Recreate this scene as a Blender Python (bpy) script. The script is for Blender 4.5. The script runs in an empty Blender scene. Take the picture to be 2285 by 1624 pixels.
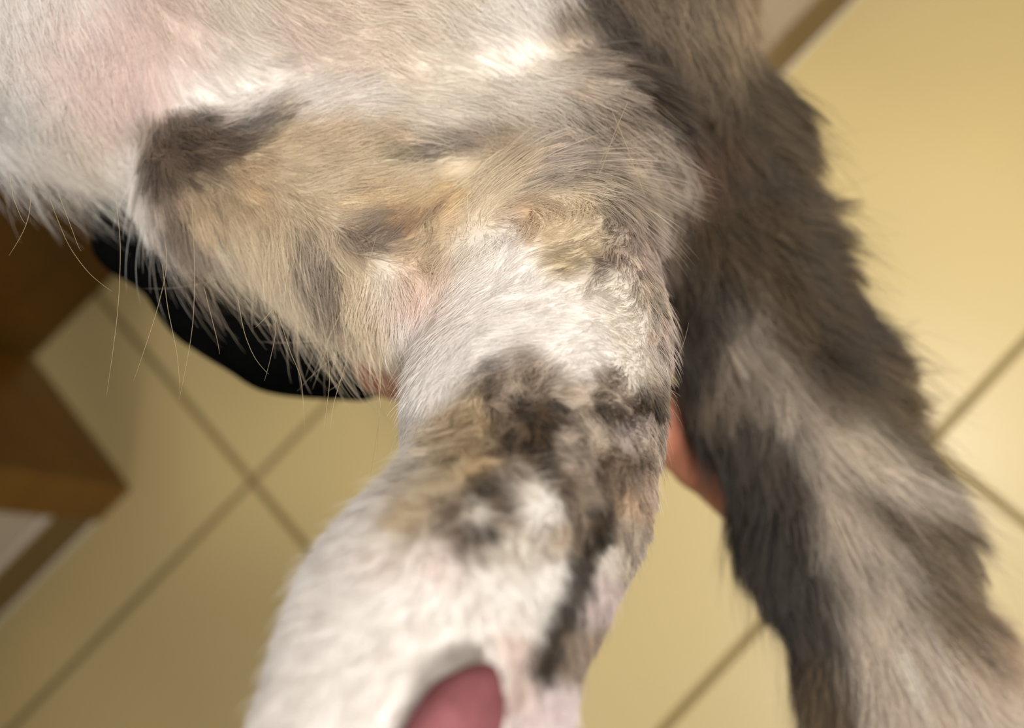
import bpy, math, random
import numpy as np
from mathutils import Matrix, Vector, kdtree

rng = np.random.default_rng(7)
random.seed(7)
C = bpy.context.scene.collection

# ------------------------------------------------------------------ camera
H = 1.35                                   # lens height above the floor
FPX, CX, CY = 1777.0, 1142.5, 812.0
NAD = (1550.0, 1300.0)                     # where the plumb line under the lens falls
_d = np.array([(NAD[0]-CX)/FPX, -(NAD[1]-CY)/FPX, -1.0]); _d /= np.linalg.norm(_d)
_up = -_d
_x = np.array([1.0, 0, 0]) - _up[0]*_up; _x /= np.linalg.norm(_x)
_y = np.cross(_up, _x)
_a = math.radians(44.67)
_u = math.cos(_a)*_x + math.sin(_a)*_y
_v = -math.sin(_a)*_x + math.cos(_a)*_y
R = np.array([_u, _v, _up])                # camera axes -> room axes
CAM = np.array([0.0, 0.0, H])

def room(p):                               # points given from the lens -> room coordinates
    return np.asarray(p) @ R.T + CAM
def eye(px, py, d):                        # a point d metres away from the lens plane
    return np.array([(px-CX)/FPX*d, -(py-CY)/FPX*d, -d])

cam = bpy.data.cameras.new('camera'); cam.sensor_width = 36.0; cam.lens = 36.0*FPX/2285.0
cam.clip_start = 0.01; cam.clip_end = 50
cam.dof.use_dof = True; cam.dof.focus_distance = 0.185; cam.dof.aperture_fstop = (cam.lens/1000.0)/0.0042
co = bpy.data.objects.new('camera', cam); C.objects.link(co)
M = Matrix([[*R[i], CAM[i]] for i in range(3)] + [[0, 0, 0, 1]])
co.matrix_world = M
bpy.context.scene.camera = co

# ------------------------------------------------------------------ light and exposure
sc = bpy.context.scene
sc.view_settings.view_transform = 'Standard'; sc.view_settings.look = 'None'
sc.view_settings.gamma = 1.0; sc.view_settings.use_curve_mapping = False
sc.view_settings.exposure = -0.34
w = bpy.data.worlds.new('world'); sc.world = w; w.use_nodes = True
w.node_tree.nodes['Background'].inputs[0].default_value = (1.0, 0.95, 0.88, 1)
w.node_tree.nodes['Background'].inputs[1].default_value = 0.10
def area(name, loc, target, size, power, col, spread=180):
    l = bpy.data.lights.new(name, 'AREA'); l.shape = 'DISK'; l.size = size; l.energy = power; l.color = col; l.spread = math.radians(spread)
    o = bpy.data.objects.new(name, l); C.objects.link(o); o.location = loc
    o.rotation_euler = (Vector(target)-Vector(loc)).to_track_quat('-Z', 'Y').to_euler()
    return o
LA, LB, LC = (-1.40, .02), (.20, -1.02), (1.05, -.30)
area('ceiling_light_glow', (*LA, 2.62), (0.0, 0.0, 1.1), 0.30, 5.5, (1.0, 0.97, 0.94), 80)
area('second_ceiling_light_glow', (*LB, 2.62), (0, -.1, 1.1), 0.34, 9.0, (1.0, 0.97, 0.92), 80)
area('added_floor_light', (*LC, 2.62), (.95, -.1, 0), 0.36, 15.5, (1.0, 0.95, 0.86), 90)  # added lamp, unseen, brightens the floor on the tail side

# ------------------------------------------------------------------ materials
def mat(name, col, rough=0.6, spec=0.5, noise=None, bump=0.0, attr=None, sss=0.0):
    m = bpy.data.materials.new(name); m.use_nodes = True; nt = m.node_tree; b = nt.nodes['Principled BSDF']
    b.inputs['Roughness'].default_value = rough; b.inputs['Specular IOR Level'].default_value = spec
    b.inputs['Base Color'].default_value = (*col, 1)
    if sss:
        b.inputs['Subsurface Weight'].default_value = sss; b.inputs['Subsurface Scale'].default_value = 0.004
        b.inputs['Subsurface Radius'].default_value = (1, .35, .2)
    if noise:
        sx, sy, sz, amt, col2 = noise
        tc = nt.nodes.new('ShaderNodeTexCoord'); mp = nt.nodes.new('ShaderNodeMapping')
        mp.inputs['Scale'].default_value = (sx, sy, sz)
        n = nt.nodes.new('ShaderNodeTexNoise'); n.inputs['Scale'].default_value = 1; n.inputs['Detail'].default_value = 6
        mx = nt.nodes.new('ShaderNodeMix'); mx.data_type = 'RGBA'
        mr = nt.nodes.new('ShaderNodeMapRange'); mr.inputs[1].default_value = .35; mr.inputs[2].default_value = .65
        mr.inputs[4].default_value = amt
        nt.links.new(tc.outputs['Object'], mp.inputs[0]); nt.links.new(mp.outputs[0], n.inputs['Vector'])
        nt.links.new(n.outputs[0], mr.inputs[0]); nt.links.new(mr.outputs[0], mx.inputs[0])
        mx.inputs[6].default_value = (*col, 1); mx.inputs[7].default_value = (*col2, 1)
        nt.links.new(mx.outputs[2], b.inputs['Base Color'])
        if bump:
            bp = nt.nodes.new('ShaderNodeBump'); bp.inputs['Strength'].default_value = bump; bp.inputs['Distance'].default_value = .002
            nt.links.new(n.outputs[0], bp.inputs['Height']); nt.links.new(bp.outputs[0], b.inputs['Normal'])
    if attr:
        a = nt.nodes.new('ShaderNodeAttribute'); a.attribute_name = attr
        nt.links.new(a.outputs['Color'], b.inputs['Base Color'])
    return m

M_tile = mat('glazed_tile', (.62, .485, .225), .36, .45, (3, 3, 3, .5, (.60, .475, .24)))
M_grout = mat('grout', (.27, .20, .085), .9, .1, (60, 60, 60, .5, (.22, .17, .08)))
M_wood = mat('orange_wood', (.22, .105, .012), .35, .4, (4, 4, 40, .6, (.15, .065, .008)), .1)
M_dwood = mat('dark_wood', (.13, .058, .006), .4, .4, (40, 4, 4, .6, (.09, .04, .005)), .1)
M_base = mat('brown_base', (.20, .13, .045), .4, .4, (6, 60, 60, .5, (.16, .10, .035)))
M_wall = mat('pale_wall', (.60, .52, .42), .8, .2, (30, 30, 30, .3, (.56, .48, .39)), .1)
M_ceil = mat('white_ceiling', (.8, .78, .72), .9, .1, (20, 20, 20, .2, (.75, .73, .68)))
M_steel = mat('brushed_steel', (.5, .5, .48), .3, .5, (80, 80, 4, .4, (.4, .4, .39)))
M_caulk = mat('pale_sealant', (.62, .54, .42), .5, .4, (30, 30, 30, .3, (.55, .48, .37)))
M_black = mat('black_knit', (.0022, .0022, .0022), 1, 0, (300, 300, 300, .6, (.004, .004, .004)), .4)
M_trouser = mat('dark_cloth', (.03, .035, .05), .9, .1, (200, 200, 200, .5, (.02, .025, .035)), .3)
M_skin = mat('skin', (.34, .13, .075), .5, .4, (90, 90, 90, .4, (.30, .11, .065)), .1, sss=.1)
M_pad = mat('paw_pad_skin', (.26, .09, .10), .7, .15, (260, 260, 260, .7, (.17, .055, .06)), .5, sss=.1)
M_body = mat('coat_skin', (.6, .5, .4), .9, .05, attr='coat')

def hair_mat(name, trans=.35):
    m = bpy.data.materials.new(name); m.use_nodes = True; nt = m.node_tree
    for n in list(nt.nodes): nt.nodes.remove(n)
    out = nt.nodes.new('ShaderNodeOutputMaterial'); a = nt.nodes.new('ShaderNodeAttribute'); a.attribute_name = 'coat'
    d = nt.nodes.new('ShaderNodeBsdfDiffuse'); t = nt.nodes.new('ShaderNodeBsdfTranslucent')
    g = nt.nodes.new('ShaderNodeBsdfHair'); g.component = 'Reflection'
    g.inputs['RoughnessU'].default_value = .35; g.inputs['RoughnessV'].default_value = .6
    m1 = nt.nodes.new('ShaderNodeMixShader'); m1.inputs[0].default_value = trans
    m2 = nt.nodes.new('ShaderNodeMixShader'); m2.inputs[0].default_value = .06
    nt.links.new(a.outputs['Color'], d.inputs[0]); nt.links.new(a.outputs['Color'], t.inputs[0])
    nt.links.new(d.outputs[0], m1.inputs[1]); nt.links.new(t.outputs[0], m1.inputs[2])
    nt.links.new(m1.outputs[0], m2.inputs[1]); nt.links.new(g.outputs[0], m2.inputs[2])
    nt.links.new(m2.outputs[0], out.inputs[0])
    return m
M_fur = hair_mat('cat_hair')

# ------------------------------------------------------------------ helpers
def tag(o, label=None, cat=None, group=None, kind=None):
    for k, v in (('label', label), ('category', cat), ('group', group), ('kind', kind)):
        if v: o[k] = v
    return o
def mesh_obj(name, verts, faces, m, parent=None, smooth=False):
    me = bpy.data.meshes.new(name)
    me.from_pydata([tuple(map(float, v)) for v in verts], [], [tuple(map(int, f)) for f in faces]); me.update()
    if m: me.materials.append(m)
    if smooth: me.polygons.foreach_set('use_smooth', [True]*len(me.polygons))
    o = bpy.data.objects.new(name, me); C.objects.link(o)
    if parent: o.parent = parent
    return o
def bevel(o, wd, seg=2):
    b = o.modifiers.new('bevel', 'BEVEL'); b.width = wd; b.segments = seg; b.limit_method = 'ANGLE'; return o
BOXF = [(0, 3, 2, 1), (4, 5, 6, 7), (0, 1, 5, 4), (1, 2, 6, 5), (2, 3, 7, 6), (3, 0, 4, 7)]
def box(name, x0, x1, y0, y1, z0, z1, m, parent=None, bv=0.0):
    v = [(x0, y0, z0), (x1, y0, z0), (x1, y1, z0), (x0, y1, z0), (x0, y0, z1), (x1, y0, z1), (x1, y1, z1), (x0, y1, z1)]
    o = mesh_obj(name, v, BOXF, m, parent)
    if bv: bevel(o, bv)
    return o

# ------------------------------------------------------------------ the room
fl = tag(box('floor', -3.2, 3.4, -3.2, 2.9, -.06, -.004, M_grout), kind='structure')
TU, TV, GAP = 0.626*H, 0.594*H, 0.0105*H*0.9
u0, v0 = -0.324*H, 0.511*H
proto = None
for i in range(-4, 5):
    for j in range(-4, 4):
        xa, ya = u0 + i*TU + GAP/2, v0 + j*TV + GAP/2
        if xa > 3.3 or xa + TU < -3.0 or ya > 2.8 or ya + TV < -3.1: continue
        if proto is None:
            proto = box('tile', 0, TU-GAP, 0, TV-GAP, -.012, 0, M_tile, fl, .002); o = proto
        else:
            o = proto.copy(); C.objects.link(o)
        o.location = (xa, ya, 0)
WV, RV, DV, UL, UR = .654*H, .375*H, .925*H, -.465*H, .44*H
CE = 2.7
def struct(o, **k): return tag(o, kind='structure', **k)
struct(box('wall_left', -3.2, UL-.01, WV, WV+.42, 0, CE, M_wall))
struct(box('wall_right', UR+.01, 3.4, RV, RV+.80, 0, CE, M_wall))
struct(box('wall_lintel', UL-.01, UR+.01, WV, WV+.25, 2.12, CE, M_wall))
struct(box('wall_back', -3.2, 3.4, 2.8, 2.9, 0, CE, M_wall))
struct(box('wall_front', -3.2, 3.4, -3.3, -3.2, 0, CE, M_wall))
struct(box('ceiling', -3.2, 3.4, -3.2, 2.9, CE, CE+.05, M_ceil))
BH = .105
def baseboard(name, x0, x1, y):
    v = []
    for x in (x0, x1):
        v += [(x, y+.012, 0), (x, y, 0), (x, y, BH-.016), (x, y+.004, BH-.004), (x, y+.012, BH)]
    f = [(0, 1, 2, 3, 4), (9, 8, 7, 6, 5)] + [(k, k+5, k+6, k+1) for k in range(4)] + [(4, 9, 5, 0)]
    o = struct(mesh_obj(name, v, f, M_base))
    # the pale sealant bead that joins it to the tiles
    b = mesh_obj('sealant_bead', [(x0, y-.006, 0), (x0, y, .006), (x0, y+.001, 0), (x1, y-.006, 0), (x1, y, .006), (x1, y+.001, 0)],
                 [(0, 1, 4, 3), (0, 2, 1), (3, 4, 5)], M_caulk, o)
    return o
baseboard('baseboard_left', -3.2, UL-.085, WV-.013)
baseboard('baseboard_right', UR+.08, 3.4, RV-.013)
struct(box('trim_1', -3.2, UL-.075, WV-.016, WV-.0005, BH, BH+.012, M_wall, None, .003))
# wooden door frame round the opening, its jambs run back to the door
t = struct(box('trim_2', UL-.085, UL+.004, WV-.022, WV+.014, 0, 2.2, M_wood, None, .004))
struct(box('trim_3', UL-.012, UL+.006, WV+.014, DV, 0, 2.15, M_wood, None, .002))
struct(box('trim_4', UR-.006, UR+.012, RV+.014, DV, 0, 2.15, M_wood, None, .002))
struct(box('trim_5', UR-.004, UR+.085, RV-.022, RV+.014, 0, 2.2, M_wood, None, .004))
door = struct(box('door_1', UL+.008, UR-.008, DV, DV+.04, .006, 2.1, M_dwood, None, .003))
for zz in ((.15, .95), (1.08, 1.98)):
    for k in range(2):
        wd = (UR-UL-.05)/2
        box('door_panel', UL+.10+k*wd, UL+wd-.04+k*wd, DV-.012, DV+.002, zz[0], zz[1], M_dwood, door, .008)
box('door_handle', UR-.15, UR-.05, DV-.05, DV-.03, 1.0, 1.02, M_steel, door, .006)

# ceiling lamps that carry the light, and an added one for the floor
def lamp(x, y, r, label):
    prof = [(r*1.06, CE), (r*1.06, CE-.03), (r, CE-.035), (r*.97, CE-.02)]
    n = 32; vs = []; fs = []
    for k in range(n):
        a = 2*math.pi*k/n
        vs += [(x+q*math.cos(a), y+q*math.sin(a), z) for q, z in prof]
    for k in range(n):
        for q in range(3): fs.append((k*4+q, ((k+1) % n)*4+q, ((k+1) % n)*4+q+1, k*4+q+1))
    o = mesh_obj('ceiling_lamp', vs, fs, M_steel, None, True)
    return tag(o, label, 'ceiling lamp')
lamp(*LA, .20, 'smaller round ceiling lamp near the wooden door frame')
lamp(*LC, .23, 'added unseen round lamp over the bare tiles on the side of the tail')
lamp(*LB, .22, 'wider round ceiling lamp above the held cat')

# ------------------------------------------------------------------ solid shapes from blended round cones
def rcone(P, a, b, ra, rb):
    ba = b-a; L2 = float(ba@ba)
    if L2 < 1e-12: return np.linalg.norm(P-a, axis=-1)-max(ra, rb)
    t = np.clip(((P-a)@ba)/L2, 0, 1)
    return np.linalg.norm(P-a-t[..., None]*ba, axis=-1) - (ra+(rb-ra)*t)
def smin(a, b, k):
    h = np.maximum(k-np.abs(a-b), 0)/k
    return np.minimum(a, b)-h*h*k*.25
def surface(prims, h, pad=.02):
    """prims: (a, b, ra, rb, k) in lens axes; returns verts, quads of the blended surface"""
    lo = np.min([np.minimum(p[0]-p[2], p[1]-p[3]) for p in prims], axis=0)-pad
    hi = np.max([np.maximum(p[0]+p[2], p[1]+p[3]) for p in prims], axis=0)+pad
    n = np.ceil((hi-lo)/h).astype(int)+1
    ax = [lo[i]+h*np.arange(n[i]) for i in range(3)]
    F = np.full(tuple(n), .05, dtype=np.float32)
    for a, b, ra, rb, k in prims:      # only the block round each primitive is touched
        m_ = max(k, .012)+h
        l = np.minimum(a-ra, b-rb)-m_; u_ = np.maximum(a+ra, b+rb)+m_
        s = [slice(max(0, int((l[i]-lo[i])/h)), min(int(n[i]), int((u_[i]-lo[i])/h)+2)) for i in range(3)]
        G = np.stack(np.meshgrid(ax[0][s[0]], ax[1][s[1]], ax[2][s[2]], indexing='ij'), -1)
        F[s[0], s[1], s[2]] = smin(F[s[0], s[1], s[2]], rcone(G, a, b, ra, rb), k)
    S = F < 0
    nx, ny, nz = n
    acc = np.zeros((nx-1, ny-1, nz-1, 3)); cnt = np.zeros((nx-1, ny-1, nz-1))
    corners = [(i, j, k) for i in (0, 1) for j in (0, 1) for k in (0, 1)]
    for c0 in corners:
        for axi in range(3):
            if c0[axi]: continue
            c1 = list(c0); c1[axi] = 1
            sl0 = tuple(slice(c0[q], n[q]-1+c0[q]) for q in range(3)); sl1 = tuple(slice(c1[q], n[q]-1+c1[q]) for q in range(3))
            f0, f1 = F[sl0], F[sl1]; x = (f0 < 0) != (f1 < 0)
            t = np.where(x, f0/np.where(x, f0-f1, 1), 0)
            for q in range(3): acc[..., q] += np.where(x, c0[q]+(t if q == axi else 0), 0)
            cnt += x
    act = cnt > 0
    idx = -np.ones(act.shape, int); idx[act] = np.arange(act.sum())
    ijk = np.argwhere(act)
    V = lo + h*(ijk + acc[act]/cnt[act][:, None])
    quads = []
    for axi in range(3):
        b_, c_ = [(1, 2), (2, 0), (0, 1)][axi]
        sl0 = [slice(1, n[q]-1) for q in range(3)]; sl0[axi] = slice(0, n[axi]-1)
        sl1 = list(sl0); sl1[axi] = slice(1, n[axi])
        s0, s1 = S[tuple(sl0)], S[tuple(sl1)]
        e = np.argwhere(s0 != s1); 
        if not len(e): continue
        off = np.ones(3, int); off[axi] = 0
        e2 = e+off
        flip = s0[tuple(e.T)]
        def at(db, dc):
            q = e2.copy(); q[:, b_] += db; q[:, c_] += dc
            return idx[tuple(q.T)]
        q4 = np.stack([at(-1, -1), at(0, -1), at(0, 0), at(-1, 0)], 1)
        q4[~flip] = q4[~flip][:, ::-1]
        quads.append(q4)
    Q = np.concatenate(quads)
    return V, Q
def relax(V, Q, it=3, lam=.5):
    E = np.unique(np.sort(np.concatenate([Q[:, [0, 1]], Q[:, [1, 2]], Q[:, [2, 3]], Q[:, [3, 0]]]), 1), axis=0)
    deg = np.bincount(E.ravel(), minlength=len(V))[:, None]
    for _ in range(it):
        s = np.zeros_like(V)
        for q in range(3):
            s[:, q] = np.bincount(E[:, 0], V[E[:, 1], q], len(V)) + np.bincount(E[:, 1], V[E[:, 0], q], len(V))
        V = V+lam*(s/np.maximum(deg, 1)-V)
    return V
def normals(V, Q):
    fn = np.cross(V[Q[:, 2]]-V[Q[:, 0]], V[Q[:, 3]]-V[Q[:, 1]])
    N = np.zeros_like(V)
    for c in range(4):
        for q in range(3): N[:, q] += np.bincount(Q[:, c], fn[:, q], len(V))
    return N/np.maximum(np.linalg.norm(N, axis=1, keepdims=True), 1e-12)
def bulk(name, V, Q, m, parent=None):
    me = bpy.data.meshes.new(name); W = room(V)
    me.vertices.add(len(W)); me.vertices.foreach_set('co', W.ravel().astype(np.float32))
    me.loops.add(Q.size); me.loops.foreach_set('vertex_index', Q.ravel().astype(np.int32))
    me.polygons.add(len(Q)); me.polygons.foreach_set('loop_start', (np.arange(len(Q))*4).astype(np.int32))
    me.update(calc_edges=True); me.validate()
    me.polygons.foreach_set('use_smooth', np.ones(len(me.polygons), bool))
    me.materials.append(m)
    o = bpy.data.objects.new(name, me); C.objects.link(o)
    if parent: o.parent = parent
    return o
def cone(a, b, k=.02):      # a, b = (px, py, depth, radius in px there)
    return (eye(*a[:3]), eye(*b[:3]), a[3]*a[2]/FPX, b[3]*b[2]/FPX, k)
def chain(pts, k=.02):
    return [cone(pts[i], pts[i+1], k) for i in range(len(pts)-1)]

# ------------------------------------------------------------------ the cat's body
cat_prims = []
cat_prims += chain([(1330, 120, .285, 270), (900, 10, .275, 410), (350, -140, .275, 440), (-500, -400, .29, 480), (-1100, -500, .31, 470)], .03)  # trunk
cat_prims += chain([(-1100, -500, .31, 400), (-1600, -640, .33, 330)], .03)                      # neck
cat_prims += chain([(-1600, -640, .33, 330), (-1950, -760, .31, 300)], .03)                      # head
cat_prims += chain([(-1850, -760, .29, 120), (-1950, -1010, .33, 60)], .01) + chain([(-1750, -520, .31, 120), (-1900, -340, .33, 60)], .01)  # ears
cat_prims += chain([(-2050, -780, .27, 130), (-2160, -800, .26, 110)], .02)                      # muzzle
cat_prims += chain([(-900, -300, .27, 230), (-1000, 100, .22, 130), (-850, 350, .17, 110)], .02)  # fore leg
cat_prims += chain([(-900, -700, .27, 230), (-900, -1150, .22, 130), (-750, -1400, .18, 110)], .02)
cat_prims += chain([(420, 250, .255, 180), (150, 90, .25, 250)], .03)                            # flank
cat_prims += chain([(1270, 380, .245, 250), (820, 390, .236, 185), (500, 400, .236, 145)], .012)   # thigh
cat_prims += chain([(470, 410, .236, 125), (790, 545, .222, 165), (1180, 710, .212, 240)], .010)    # shin
cat_prims += chain([(1210, 590, .215, 245), (1215, 760, .205, 262), (1190, 930, .190, 276), (1180, 1110, .172, 260), (1080, 1270, .152, 280),
                    (980, 1400, .138, 305), (945, 1540, .130, 318), (905, 1640, .124, 300)], .005)     # hock and foot
for tx, ty, tr in ((650, 1790, 120), (830, 1860, 130), (1010, 1860, 130), (1160, 1780, 115)):
    cat_prims += chain([(tx*.6+900*.4, ty*.5+1600*.5, .122, 150), (tx, ty, .116, tr)], .010)         # toes
cat_prims += chain([(1330, -100, .28, 260), (1180, -500, .22, 230), (1050, -900, .17, 220)], .02)   # the other hind leg, above the frame
cat_prims += chain([(1330, 90, .31, 240), (1430, 40, .320, 170), (1540, 330, .322, 165), (1620, 600, .320, 165), (1738, 850, .318, 168),
                    (1862, 1150, .315, 170), (2000, 1480, .31, 160), (2180, 1850, .30, 130), (2250, 2150, .30, 90)], .02)  # tail
V, Q = surface(cat_prims, .0032)
V = relax(V, Q, 4)
N = normals(V, Q)

def to_px(P):
    d = -P[:, 2]
    return CX+FPX*P[:, 0]/d, CY-FPX*P[:, 1]/d

# --- colours of the coat, with the tail's shade worked in, read by where on the animal a hair grows
def lin(c):
    c = np.asarray(c, float)/255.
    return np.where(c <= .04045, c/12.92, ((c+.055)/1.055)**2.4)
Wt, Wc, Pk = (239, 233, 228), (227, 219, 208), (232, 213, 206)
Cr, Tn, Or = (218, 203, 178), (202, 181, 150), (188, 156, 120)
Gy, Gb, Br, Dk, Bk = (180, 165, 150), (148, 131, 115), (114, 97, 82), (78, 63, 49), (52, 41, 30)
TG, TB, TR, TD, TK, TW = (190, 176, 160), (128, 110, 88), (98, 79, 50), (66, 50, 32), (50, 37, 22), (206, 192, 176)  # tail colours; the browns are darkened to stand in for shade
COAT = [  # x, y, radius, colour
 (60,60,130,Wt),(60,300,120,Wt),(200,200,90,Pk),(130,100,80,Pk),(300,60,50,Pk),(400,60,70,(222,204,194)),(300,150,60,Pk),(420,120,60,Pk),(520,50,90,Wc),(700,60,110,(228,214,202)),
 (900,60,110,(228,216,202)),(1000,90,90,Wc),(1130,110,90,Wt),(560,180,70,Wt),(450,170,60,Wt),(700,210,60,Wt),(820,240,50,Wt),(930,250,50,Wc),(1050,200,80,Wc),(1200,200,90,Wc),
 (180,330,70,(222,208,190)),(120,400,70,Wc),(260,380,50,Wt),(290,470,45,Wt),(230,470,60,Wc),(340,560,40,Wc),(240,250,60,Pk),(330,220,40,Pk),
 (310,290,32,Gb),(360,300,40,Br),(370,350,40,Br),(440,300,42,Br),(350,400,30,Br),(500,310,42,Br),(545,295,32,(128,112,98)),(590,258,28,Br),(640,245,22,Gb),(430,370,36,Br),(480,350,34,Br),(370,450,34,Gb),(390,500,34,Br),(410,540,30,Gb),
 (640,300,46,Tn),(650,360,50,Cr),(560,390,46,Tn),(750,300,50,Tn),(850,300,46,(196,176,144)),(760,370,50,Cr),(480,430,40,(196,178,152)),(560,460,50,Tn),(640,450,50,Cr),
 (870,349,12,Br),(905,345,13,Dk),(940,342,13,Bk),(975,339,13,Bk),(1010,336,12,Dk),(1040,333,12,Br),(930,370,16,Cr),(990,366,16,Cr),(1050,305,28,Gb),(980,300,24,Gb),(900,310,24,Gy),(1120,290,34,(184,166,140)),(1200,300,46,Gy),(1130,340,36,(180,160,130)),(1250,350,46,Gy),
 (900,400,40,Cr),(1020,375,34,Cr),(1120,390,36,Cr),(820,430,40,Tn),(900,440,30,(210,186,144)),(990,440,32,(210,186,144)),(880,475,20,Or),(960,470,18,(164,130,98)),(915,505,20,(156,122,92)),(870,535,26,Gb),(980,500,36,Tn),(1100,420,34,Cr),(1170,470,30,(194,168,142)),(1080,480,40,Cr),
 (800,520,40,Gb),(720,480,40,Cr),(700,540,40,Gy),(620,540,45,Cr),(520,540,40,Cr),(460,500,30,Tn),(440,590,34,Gb),(500,620,40,Cr),(570,640,45,Cr),(480,560,30,Gy),(640,660,40,Cr),(690,620,30,Gy),(740,640,28,Br),(730,700,30,Gb),(680,740,40,Cr),(780,600,40,Cr),(800,680,40,Cr),(830,760,36,Cr),(620,740,40,Gy),(860,640,40,Wc),(870,830,30,Cr),
 (950,580,50,Tn),(1040,560,50,Wc),(1000,520,40,Tn),(1120,560,50,Wt),(950,660,60,(236,216,206)),(1060,660,70,Wt),(950,780,70,Wt),(1080,740,60,Wt),(900,900,50,Wt),(1200,700,60,Wt),(1180,620,50,Wt),(1000,850,40,Wt),
 (1230,510,46,(208,188,160)),(1300,480,50,Cr),(1240,590,28,(190,170,130)),(1300,560,34,(198,180,150)),(1345,590,24,Br),(1370,560,26,Gb),(1400,480,50,Gy),(1440,560,46,(190,172,160)),(1350,660,46,Wc),(1300,720,46,Wt),(1400,720,40,Wc),(1460,660,36,Gy),(1480,760,30,(190,174,164)),(1490,600,24,Gb),(1330,620,22,Gy),(1430,820,34,Wc),(1300,800,46,Wt),(1480,850,26,Gy),
 (1110,830,28,Br),(1170,800,26,Gb),(1190,830,26,Gb),(1090,870,22,Dk),(1240,830,24,Gy),(1060,880,28,(184,166,138)),(1030,930,30,Tn),(1110,920,22,Gb),(1150,860,22,Gy),(1200,870,24,Gb),(1140,960,24,Br),(1170,905,20,Dk),(1220,915,26,Dk),(1210,965,24,Dk),(1120,990,26,Br),(1070,960,30,(196,176,146)),(960,970,36,Cr),(1000,1020,36,(204,188,162)),(1060,1040,32,Tn),(910,1050,40,Wc),(950,1100,36,Cr),
 (1280,870,26,Gy),(1340,860,22,Gb),(1370,850,20,Gb),(1300,920,28,Gy),(1350,925,20,Dk),(1400,935,20,Dk),(1440,900,20,Dk),(1470,870,18,Br),(1390,890,22,Gy),(1420,970,26,(180,166,158)),(1340,975,26,Gy),(1180,1010,22,Dk),(1220,1050,24,Dk),(1270,1085,24,Br),(1280,1010,28,Gy),(1140,1060,28,Gy),(1180,1100,30,Wc),(1380,1045,30,Br),(1420,1040,24,Br),(1320,1110,26,Gb),(1450,1000,24,Gy),(1460,1080,30,(184,166,152)),
 (1065,1085,18,Bk),(1075,1100,16,Dk),(1130,1090,24,Br),(1130,1130,24,Br),(1080,1150,24,Wc),(990,1130,24,Gb),(1000,1190,24,Gb),(1050,1195,20,Dk),(1090,1190,20,Dk),(1030,1220,24,Br),(1070,1240,22,Gb),(960,1180,28,Gy),(900,1160,34,(204,186,156)),(860,1230,34,Wc),(1200,1150,34,Wt),(1180,1220,34,Wc),(1160,1180,20,Gy),(1240,1200,28,Gy),(1130,1250,34,Wc),
 (1350,1150,22,Dk),(1340,1200,22,Bk),(1310,1250,22,Bk),(1290,1300,22,Bk),(1265,1360,22,Bk),(1245,1410,22,Bk),(1225,1460,24,Bk),(1210,1510,24,Bk),(1290,1180,18,Gb),(1230,1290,26,Wt),(1370,1260,22,Wc),(1350,1310,22,(206,190,186)),(1410,1190,24,Gy),(1400,1270,22,Gy),(1420,1130,26,(186,162,138)),(1320,1370,22,(200,184,180)),(1290,1440,24,Gb),(1340,1430,20,Gb),(1270,1500,18,Gb),
 (800,1300,90,Wt),(700,1450,90,Wt),(900,1350,90,Wt),(1050,1330,80,Wt),(1150,1340,50,Wt),(900,1500,90,Wt),(1050,1450,60,Wt),(1130,1440,30,(214,190,180)),(1170,1540,24,(210,190,182)),(700,1620,90,Wt),(980,1270,40,Pk),(850,1270,40,Pk),(1250,1600,40,(226,212,212)),(900,1620,60,Wt),(880,1000,36,Wt),(830,1120,36,Wt),(740,1220,40,Wt),
 (1280,90,50,(196,180,162)),(1250,30,24,Gb),(1270,50,24,Br),(1330,30,34,Dk),(1390,90,34,Bk),(1430,130,34,Dk),(1370,165,18,Br),(1330,140,28,Gb),(1310,220,44,Gy),(1380,260,34,Gb),(1440,330,34,Gy),(1340,310,44,Gy),(1480,400,34,Gy),(1430,430,40,(176,160,140)),
 (1500,20,70,TB),(1600,60,90,(150,130,104)),(1500,200,60,TD),(1580,330,60,(90,62,40)),(1600,420,50,(90,62,40)),(1680,250,80,(96,79,54)),(1700,450,80,(98,80,56)),(1560,500,50,(92,74,54)),(1640,560,70,(104,86,64)),(1780,560,60,(92,75,50)),(1560,680,50,TD),(1560,800,40,TK),  # upper tail, shade painted into the coat tones
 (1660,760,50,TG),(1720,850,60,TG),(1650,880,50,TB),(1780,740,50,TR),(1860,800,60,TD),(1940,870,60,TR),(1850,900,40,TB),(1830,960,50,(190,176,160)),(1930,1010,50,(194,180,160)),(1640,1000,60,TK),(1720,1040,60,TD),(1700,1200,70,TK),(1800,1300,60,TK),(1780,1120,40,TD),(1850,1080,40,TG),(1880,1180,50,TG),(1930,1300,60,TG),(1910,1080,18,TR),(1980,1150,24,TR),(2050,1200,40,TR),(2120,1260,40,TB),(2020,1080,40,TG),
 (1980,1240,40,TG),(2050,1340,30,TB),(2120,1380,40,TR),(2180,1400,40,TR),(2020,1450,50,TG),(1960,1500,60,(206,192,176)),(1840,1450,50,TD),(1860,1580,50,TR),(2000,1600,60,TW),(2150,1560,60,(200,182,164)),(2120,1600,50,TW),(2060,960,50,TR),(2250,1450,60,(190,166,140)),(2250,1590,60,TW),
]
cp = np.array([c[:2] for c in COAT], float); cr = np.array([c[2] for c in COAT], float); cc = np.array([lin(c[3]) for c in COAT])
_vx, _vy = to_px(V); _vd = -V[:, 2]
_face = (N*(-V)).sum(1) > 0
def surf_depth(q):
    out = []
    for x, y in q:
        m_ = (np.abs(_vx-x) < 22) & (np.abs(_vy-y) < 22) & _face
        r_ = 22
        while not m_.any(): r_ *= 2; m_ = (np.abs(_vx-x) < r_) & (np.abs(_vy-y) < r_)
        out.append(_vd[m_].min())
    return np.array(out)
cdp = surf_depth(cp)
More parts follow.
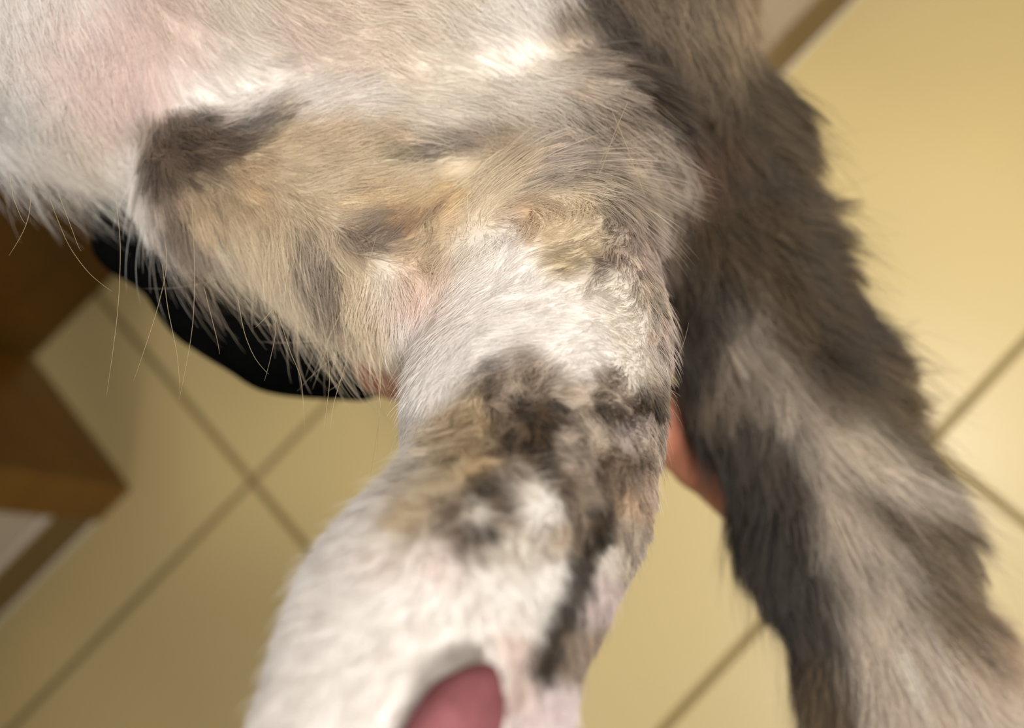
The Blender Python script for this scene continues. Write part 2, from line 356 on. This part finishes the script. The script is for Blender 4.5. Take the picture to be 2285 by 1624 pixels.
def coat(px, py, dd):
    out = np.empty((len(px), 3))
    for s in range(0, len(px), 20000):
        d2 = ((px[s:s+20000, None]-cp[:, 0])**2+(py[s:s+20000, None]-cp[:, 1])**2)/cr**2 + ((dd[s:s+20000, None]-cdp)/.030)**2
        k = np.exp(-d2*.9)+1e-4/(1+d2)**2
        out[s:s+20000] = (k@cc)/k.sum(1, keepdims=True)
    return out

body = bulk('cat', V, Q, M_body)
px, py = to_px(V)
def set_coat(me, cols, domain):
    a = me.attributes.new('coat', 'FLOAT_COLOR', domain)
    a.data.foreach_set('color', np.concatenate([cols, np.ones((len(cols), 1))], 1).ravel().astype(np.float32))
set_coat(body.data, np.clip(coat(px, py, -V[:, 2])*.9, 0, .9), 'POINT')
tag(body, 'white tan and grey long-haired cat lying belly up in a black sleeved arm', 'cat')

# --- which way the coat lies: x, y, direction in the picture, reach, length (mm), lift
FLOW = [
 (60,60,.3,1,150,13,.25),(250,150,.3,1,120,11,.25),(450,80,.5,.9,120,10,.2),(700,60,1,.3,150,11,.15),(950,60,.9,.5,130,11,.15),(560,180,1,.1,100,13,.12),(780,220,1,.25,100,14,.12),
 (100,350,.15,1,110,17,.3),(230,430,.3,1,90,18,.3),(330,520,.6,1,70,18,.25),(300,330,.3,1,60,13,.3),(30,400,.3,1,60,22,.45),
 (420,320,.8,.5,60,11,.3),(540,290,1,-.1,60,11,.25),(620,400,1,.15,80,12,.2),(480,400,.7,.8,50,12,.35),(780,340,1,-.15,90,13,.15),(960,330,1,-.08,80,14,.12),(1150,350,1,.12,90,14,.12),(900,460,.9,-.45,60,11,.15),(860,540,.9,-.5,50,10,.2),
 (1080,450,1,-.25,80,10,.15),(420,520,.25,1,60,15,.4),(520,600,.42,1,70,14,.35),(640,600,.35,1,70,14,.35),(720,660,.3,1,60,15,.35),(800,700,.05,1,60,15,.35),(860,790,-.15,1,50,13,.3),(850,640,.1,1,50,14,.3),(600,490,.6,.8,60,13,.3),
 (960,620,.1,1,60,6.3,.25),(1050,600,-.4,.7,80,6.3,.25),(1200,560,-.7,.5,80,5.6,.25),(1340,560,-.7,.6,80,5.6,.3),(1450,600,-.4,.7,60,5.6,.4),(1200,720,-.75,.45,90,5.6,.3),(1380,740,-.8,.45,80,5.6,.35),(1480,800,-.3,.9,50,5.6,.45),
 (950,850,-.2,1,80,6.3,.25),(1060,900,-.1,1,70,6.3,.35),(1180,900,.5,.8,60,5.6,.4),(1120,1020,.3,1,60,6.3,.35),(1320,900,-.9,.35,60,5.6,.4),(1400,1000,-.9,.4,60,5.6,.4),(1250,1040,.8,.6,60,5.6,.35),(1180,1110,-.9,.4,60,5.6,.3),(880,1020,-.25,1,60,7.0,.3),(960,1120,-.2,1,60,5.6,.3),
 (1060,1180,.2,1,60,4.9,.35),(1330,1200,-.3,1,60,4.2,.35),(1430,1180,-.2,1,50,4.2,.4),(760,1220,-.5,.9,70,5.6,.3),(900,1350,-.25,1,120,4.2,.35),(620,1480,-.4,1,90,4.9,.4),(1100,1400,-.2,1,90,4.2,.3),(1250,1450,-.3,1,60,3.5,.35),(900,1600,-.1,1,120,4.2,.4),
 (1100,120,.6,.8,110,14,.15),(1280,200,.8,.75,90,16,.15),(1400,330,.8,.7,80,18,.15),(1480,430,.9,.5,60,16,.2),(1300,30,.7,.8,90,16,.2),
 (1480,100,.6,1,90,22,.2),(1620,100,.6,.8,90,22,.25),(1700,250,1,.5,80,30,.4),(1560,350,.4,1,90,24,.2),(1740,450,1,.42,80,30,.4),(1620,600,.5,1,90,26,.2),(1800,640,.85,.6,80,30,.35),(1600,850,.3,1,90,24,.2),(1740,850,.6,.9,80,28,.2),(1900,850,.85,.6,80,34,.35),
 (1700,1100,.15,1,90,30,.25),(1850,1100,.45,1,80,30,.2),(2000,1080,.8,.65,80,34,.3),(1780,1400,.25,1,100,32,.3),(1950,1350,.4,1,90,30,.2),(2120,1300,.75,.7,90,34,.3),(2000,1600,.3,1,120,28,.2),(2200,1550,.8,.5,90,30,.3),
]
fp = np.array([q[:2] for q in FLOW], float); fr = np.array([q[4] for q in FLOW], float)
fv = np.array([[q[2]/math.hypot(q[2], q[3]), -q[3]/math.hypot(q[2], q[3]), q[5]/1000., q[6]] for q in FLOW])
fdp = surf_depth(fp)
def flow(px, py, dd):
    out = np.empty((len(px), 4))
    for s in range(0, len(px), 20000):
        d2 = ((px[s:s+20000, None]-fp[:, 0])**2+(py[s:s+20000, None]-fp[:, 1])**2)/fr**2 + ((dd[s:s+20000, None]-fdp)/.035)**2
        k = np.exp(-d2*.8)+1e-3/(1+d2)**2
        out[s:s+20000] = (k@fv)/k.sum(1, keepdims=True)
    return out
_tab = rng.random((32, 32, 32, 3))
def vnoise(P, s):
    X = P/s; i = np.floor(X).astype(int); f = X-i; f = f*f*(3-2*f); r = 0
    for a in (0, 1):
        for b in (0, 1):
            for c in (0, 1):
                wgt = np.abs(1-a-f[:, 0])*np.abs(1-b-f[:, 1])*np.abs(1-c-f[:, 2])
                r = r+wgt[:, None]*_tab[(i[:, 0]+a) % 32, (i[:, 1]+b) % 32, (i[:, 2]+c) % 32]
    return r*2-1

# --- roots
T = np.concatenate([Q[:, [0, 1, 2]], Q[:, [0, 2, 3]]])
def roots(n, weight):
    ctr = V[T].mean(1); ar = np.linalg.norm(np.cross(V[T[:, 1]]-V[T[:, 0]], V[T[:, 2]]-V[T[:, 0]]), axis=1)
    wgt = ar*weight(ctr, N[T].mean(1)); ti = rng.choice(len(T), n, p=wgt/wgt.sum())
    b = rng.random((n, 2)); fl_ = b.sum(1) > 1; b[fl_] = 1-b[fl_]
    c = np.stack([1-b.sum(1), b[:, 0], b[:, 1]], 1)[..., None]
    P = (V[T[ti]]*c).sum(1); Nn = (N[T[ti]]*c).sum(1); Nn /= np.linalg.norm(Nn, axis=1, keepdims=True)
    return P, Nn
def wvis(ctr, nn):
    x, y = to_px(ctr); view = -ctr/np.linalg.norm(ctr, axis=1, keepdims=True)
    f = (nn*view).sum(1)
    d = -ctr[:, 2]
    inn = (x > -250) & (x < 2535) & (y > -250) & (y < 1874)
    tail = (x > 1500) & (d > .27)
    ex, ey = x-1050, y-1595
    padd = (((ex*.76-ey*.65)/80)**2+((ex*.65+ey*.76)/26)**2 < 1) & (d < .125)
    return np.where(f > -.25, 1.0, .22)*np.where(inn, 1, .10)*np.where(tail, .55, 1)*(0.19/d)**.7*np.where(padd, 0, 1)
K = 7
tt = np.linspace(0, 1, K)
def strands(P, Nn, lenmul=1., liftadd=0., jit=.16, curl=.12):
    n = len(P); x, y = to_px(P); F = flow(x, y, -P[:, 2])
    D = np.stack([F[:, 0], F[:, 1], np.zeros(n)], 1)
    curly = np.exp(-((x-1180)/230)**2-((y-1010)/230)**2)*(-P[:, 2] < .22)
    D += vnoise(P, .012)*.22 + vnoise(P+3.1, .0045)*(.22+.95*curly)[:, None] + rng.normal(0, jit, (n, 3))
    D -= (D*Nn).sum(1, keepdims=True)*Nn
    D /= np.maximum(np.linalg.norm(D, axis=1, keepdims=True), 1e-6)
    L = F[:, 2]*lenmul*rng.uniform(.65, 1.15, n); lift = F[:, 3]+liftadd+rng.normal(0, .07, n)
    side = np.cross(Nn, D)
    ang = (lift[:, None]*(1.5-1.15*tt[None, :]))
    bend = (vnoise(P, .009)[:, :1]*curl*2 + rng.normal(0, curl*.5, (n, 1)))*tt[None, :]*2
    step = D[:, None]*np.cos(ang)[..., None] + Nn[:, None]*np.sin(ang)[..., None] + side[:, None]*bend[..., None]
    step /= np.linalg.norm(step, axis=2, keepdims=True)
    step *= (L/(K-1))[:, None, None]
    pts = np.empty((n, K, 3)); pts[:, 0] = P-Nn*.0006
    pts[:, 1:] = pts[:, :1]+np.cumsum(step[:, :-1], 1)
    return pts, L
def curves_obj(name, pts, rad, cols, parent):
    n, k, _ = pts.shape
    cd = bpy.data.hair_curves.new(name); cd.add_curves([k]*n)
    W = room(pts.reshape(-1, 3))
    cd.attributes['position'].data.foreach_set('vector', W.ravel().astype(np.float32))
    a = cd.attributes.get('radius') or cd.attributes.new('radius', 'FLOAT', 'POINT')
    a.data.foreach_set('value', rad.ravel().astype(np.float32))
    set_coat(cd, cols, 'CURVE')
    cd.materials.append(M_fur)
    o = bpy.data.objects.new(name, cd); C.objects.link(o); o.parent = parent; o['kind'] = 'stuff'
    return o
def clump(pts, P, amount, nth):
    idx = rng.choice(len(P), len(P)//nth, replace=False)
    kd = kdtree.KDTree(len(idx))
    for j, i in enumerate(idx): kd.insert(P[i], j)
    kd.balance()
    near = np.array([kd.find(p)[1] for p in P.tolist()])
    g = pts[idx[near]]
    k = amount[:, None, None]*(tt**1.3)[None, :, None]
    off = g-g[:, :1]+pts[:, :1]*.25+g[:, :1]*.75
    return pts*(1-k)+off*k, near

def make_fur(name, n, weight, lenmul=1, liftadd=0, rad=.00006, cl=.7, nth=30, jit=.16, bright=1., cj=.10):
    P, Nn = roots(n, weight)
    pts, L = strands(P, Nn, lenmul, liftadd, jit)
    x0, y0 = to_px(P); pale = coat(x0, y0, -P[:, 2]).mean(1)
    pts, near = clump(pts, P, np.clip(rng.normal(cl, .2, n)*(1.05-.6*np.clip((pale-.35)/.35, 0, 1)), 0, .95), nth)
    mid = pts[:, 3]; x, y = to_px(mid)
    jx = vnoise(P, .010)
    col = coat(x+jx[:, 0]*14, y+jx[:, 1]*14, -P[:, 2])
    cn = rng.normal(0, 1, near.max()+1)[near]
    lum = col.mean(1, keepdims=True)
    amp = np.where(lum > .5, cj*.4, cj*2.4)
    col = col*np.exp(cn[:, None]*amp+rng.normal(0, cj, (n, 1)))*bright
    d = -P[:, 2]
    wd = rad*(d/.19)**.8
    prof = np.array([.8, 1, 1, .95, .8, .55, .15])
    return curves_obj(name, pts, wd[:, None]*prof[None, :], np.clip(col, .004, .93), body)

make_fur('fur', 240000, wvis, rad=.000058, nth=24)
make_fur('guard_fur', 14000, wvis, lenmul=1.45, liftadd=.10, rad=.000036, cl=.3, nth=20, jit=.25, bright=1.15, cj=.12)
def wedge(ctr, nn):          # the lower edge of the flank and shin, where the coat is longest
    x, y = to_px(ctr); d = -ctr[:, 2]; e = y-(370+x*.56)
    return np.where((x > -250) & (x < 880) & (e > -150) & (e < 160) & (d < .29), np.exp(-((e-10)/90)**2), 0)
make_fur('fringe', 650, wedge, lenmul=2.1, liftadd=.12, rad=.000032, cl=.15, nth=12, jit=.34, bright=1.1, cj=.12)

# long single hairs that hang off the flank
LONG = [[(255,430),(268,540),(262,700),(238,880)],[(368,540),(371,600),(345,710),(298,850)],[(428,450),(434,600),(428,740),(400,892)],[(362,590),(375,690),(395,790),(402,880)],
        [(70,400),(66,470),(50,520),(20,570)],[(110,440),(150,540),(200,610),(250,650)],[(130,430),(160,510),(175,550),(182,560)],[(455,640),(470,700),(485,760),(490,790)],
        [(530,660),(545,740),(570,800),(600,835)],[(620,700),(650,790),(672,850),(680,960)],[(720,720),(735,830),(730,900),(722,960)],[(760,700),(800,640),(830,560),(840,520)],
        [(840,720),(850,800),(846,900),(842,1010)],[(800,700),(775,800),(745,900),(735,980)],[(860,760),(845,860),(848,920),(820,1100)],[(1440,440),(1400,330),(1375,270),(1355,215)],
        [(1330,390),(1345,350),(1370,310),(1385,280)],[(1505,810),(1520,780),(1530,750),(1537,720)],[(1400,230),(1370,300),(1345,370),(1335,390)],[(20,380),(30,440),(50,490),(60,500)],
        [(560,560),(600,660),(615,740),(590,850)],[(660,560),(640,640),(600,700),(570,730)]]
lp = []
for h in LONG:
    q = np.array([eye(x, y, .193-.002*i) for i, (x, y) in enumerate(h)])
    s = np.linspace(0, 3, K); i = np.minimum(s.astype(int), 2); f = (s-i)[:, None]
    # smooth pass through the four points
    p0 = q[np.maximum(i-1, 0)]; p1 = q[i]; p2 = q[i+1]; p3 = q[np.minimum(i+2, 3)]
    lp.append(.5*((2*p1)+(-p0+p2)*f+(2*p0-5*p1+4*p2-p3)*f**2+(-p0+3*p1-3*p2+p3)*f**3))
lp = np.array(lp)
curves_obj('long_guard_hair', lp, np.full((len(lp), K), .00004)*np.array([1, 1, 1, 1, .9, .7, .3]), np.tile(lin((196, 176, 138)), (len(lp), 1)), body)

# paw pads
def blob(name, prims, m, parent, h=.0012):
    v, q = surface(prims, h, .006); v = relax(v, q, 3)
    return bulk(name, v, q, m, parent)
o = blob('paw_pad', chain([(1076, 1522, .1054, 50), (1010, 1588, .1040, 62), (935, 1690, .1035, 74)], .004)+chain([(1100, 1570, .1075, 34), (1070, 1632, .1065, 42), (1015, 1700, .106, 48)], .003), M_pad, body)
o['label'] = 'pink leathery pad on the sole of the hind paw'

# ------------------------------------------------------------------ the person holding it, seated on a stool
arm = chain([(430, 400, .372, 170), (640, 560, .350, 185), (900, 700, .328, 165), (1010, 750, .318, 155)], .02)
hand = []
for kx, ky, kd_, kr in ((1300, 900, .315, 62), (1310, 850, .319, 64), (1320, 785, .322, 64), (1290, 722, .322, 62)):   # the palm, bone by bone
    hand += chain([(1040, 750+(ky-810)*.5, .320, 92), (kx, ky, kd_, kr)], .008)
hand += chain([(1300, 900, .315, 62), (1470, 965, .330, 56), (1560, 1035, .350, 54), (1640, 1120, .370, 48)], .006)      # little finger
hand += chain([(1310, 850, .318, 66), (1480, 915, .335, 58), (1570, 985, .355, 56), (1650, 1070, .375, 50)], .006)       # ring finger
hand += chain([(1320, 780, .312, 64), (1400, 740, .312, 56), (1430, 660, .308, 52), (1410, 600, .300, 48)], .006)      # middle finger, curled up under the rump
hand += chain([(1290, 720, .312, 62), (1340, 640, .312, 56), (1350, 560, .308, 52), (1330, 510, .300, 48)], .006)      # fore finger
hand += chain([(1120, 720, .312, 80), (1100, 620, .305, 64), (1140, 540, .298, 56)], .008)                                # thumb
def fromroom(p): return (np.asarray(p, float)-CAM) @ R
def rc(a, b, ra, rb, k=.03): return (fromroom(a), fromroom(b), ra, rb, k)
elbow = room(eye(440, 390, .375))
S1, S2 = np.array([.13, .74, .98]), np.array([.46, .62, .98])      # the two shoulders
mid = (S1+S2)/2; back = np.array([.34, .94, 0.]); hip = np.array([mid[0]+.05, mid[1]+.12, .50])
ax_ = (S2-S1)/np.linalg.norm(S2-S1)
neck = mid+np.array([0, 0, .03])
head = surface([rc(neck, neck+np.array([-.02, -.03, .09]), .055, .05, .03), rc(neck+[-.03, -.05, .15], neck+[-.02, -.02, .22], .068, .085, .03),
                rc(neck+[-.06, -.13, .15], neck+[-.065, -.145, .14], .018, .012, .02)], .005)
def mesh_of(prims, h, pad=.02, it=2):
    v, q = surface(prims, h, pad); return relax(v, q, it), q
far = S2+np.array([.06, -.06, -.27]); farhand = far+np.array([-.20, -.12, -.06])
skin = arm+hand
skin += [rc(elbow, S1, .032, .05, .03), rc(S1, S2, .06, .06, .05), rc(S2, far, .05, .042, .03), rc(far, farhand, .04, .026, .02)]
for q in range(4):           # fingers of the hand that rests on the knee
    f0 = farhand+np.array([-.075, -.045+q*.019, -.022]); f1 = f0+np.array([-.036, -.012, -.008]); f2 = f1+np.array([-.022+.004*abs(q-1), -.008, -.016])
    skin += [rc(farhand+[-.03, -.03+q*.01, -.01], f0, .014, .0105, .008), rc(f0, f1, .0105, .009, .004), rc(f1, f2, .009, .007, .004)]
skin += [rc(farhand+[-.02, .01, -.01], farhand+[-.055, .050, -.015], .014, .010, .008), rc(farhand+[-.055, .050, -.015], farhand+[-.085, .058, -.03], .010, .008, .004)]
skin += [rc(mid-[0, 0, .06], hip, .11, .115, .06), rc(neck, neck+np.array([-.02, -.03, .09]), .055, .05, .03), rc(neck+[-.03, -.05, .15], neck+[-.02, -.02, .22], .068, .085, .03),
         rc(neck+[-.10, -.13, .16], neck+[-.105, -.14, .145], .018, .012, .02)]
pv, pq = mesh_of(skin, .0030, .01, 1)
person = bulk('person', pv, pq, M_skin)
tag(person, 'seated person in a black long sleeve holding the cat across one forearm', 'person')
slv = chain([(285, 550, .335, 72), (360, 490, .345, 145)], .01) + chain([(450, 450, .372, 215), (580, 575, .358, 235), (700, 650, .345, 230), (790, 690, .335, 200)], .012)
sv, sq = mesh_of(slv+[rc(room(eye(440, 380, .375)), S1, .040, .06, .03)], .004)
o = bulk('sleeve', sv, sq, M_black, person)
tex = bpy.data.textures.new('folds', 'CLOUDS'); tex.noise_scale = .03
dm = o.modifiers.new('folds', 'DISPLACE'); dm.texture = tex; dm.strength = .005; dm.mid_level = .5
sv, sq = mesh_of([rc(S1, S2, .072, .072, .05), rc(mid-[0, 0, .06], hip+[0, 0, .03], .128, .132, .06), rc(S2, far, .06, .055, .03), rc(far, farhand, .05, .036, .02)], .009)
bulk('shirt', sv, sq, M_black, person)
leg_ = []
for s_ in (-1, 1):
    h0 = hip+ax_*.085*s_+[0, 0, -.02]; kn = h0+np.array([-.15, -.34, .02])*.85; ft = np.array([kn[0]+.02, kn[1]+.04, .075])
    leg_ += [rc(h0, kn, .085, .062, .03), rc(kn, ft, .058, .042, .03)]
    shoe = mesh_of([rc(ft+[0, .03, -.035], ft+[-.05, -.12, -.045], .038, .028, .02)], .006)
    bulk('slipper', shoe[0], shoe[1], M_black, person)
sv, sq = mesh_of(leg_, .009)
bulk('trousers', sv, sq, M_trouser, person)
hv, hq = mesh_of([rc(neck+[-.005, .01, .19], neck+[0, 0, .235], .085, .088, .03), rc(neck+[.02, .03, .19], neck+[.03, .03, .10], .07, .05, .03)], .006)
bulk('hair', hv, hq, M_trouser, person)
# stool
st = tag(box('stool', hip[0]-.16, hip[0]+.16, hip[1]-.15, hip[1]+.15, .345, .38, M_wood, None, .008), 'wooden stool the person sits on, hidden behind the cat', 'stool')
for a in (-1, 1):
    for b in (-1, 1):
        box('leg', hip[0]+a*.13-.017, hip[0]+a*.13+.017, hip[1]+b*.12-.017, hip[1]+b*.12+.017, 0, .345, M_wood, st, .003)
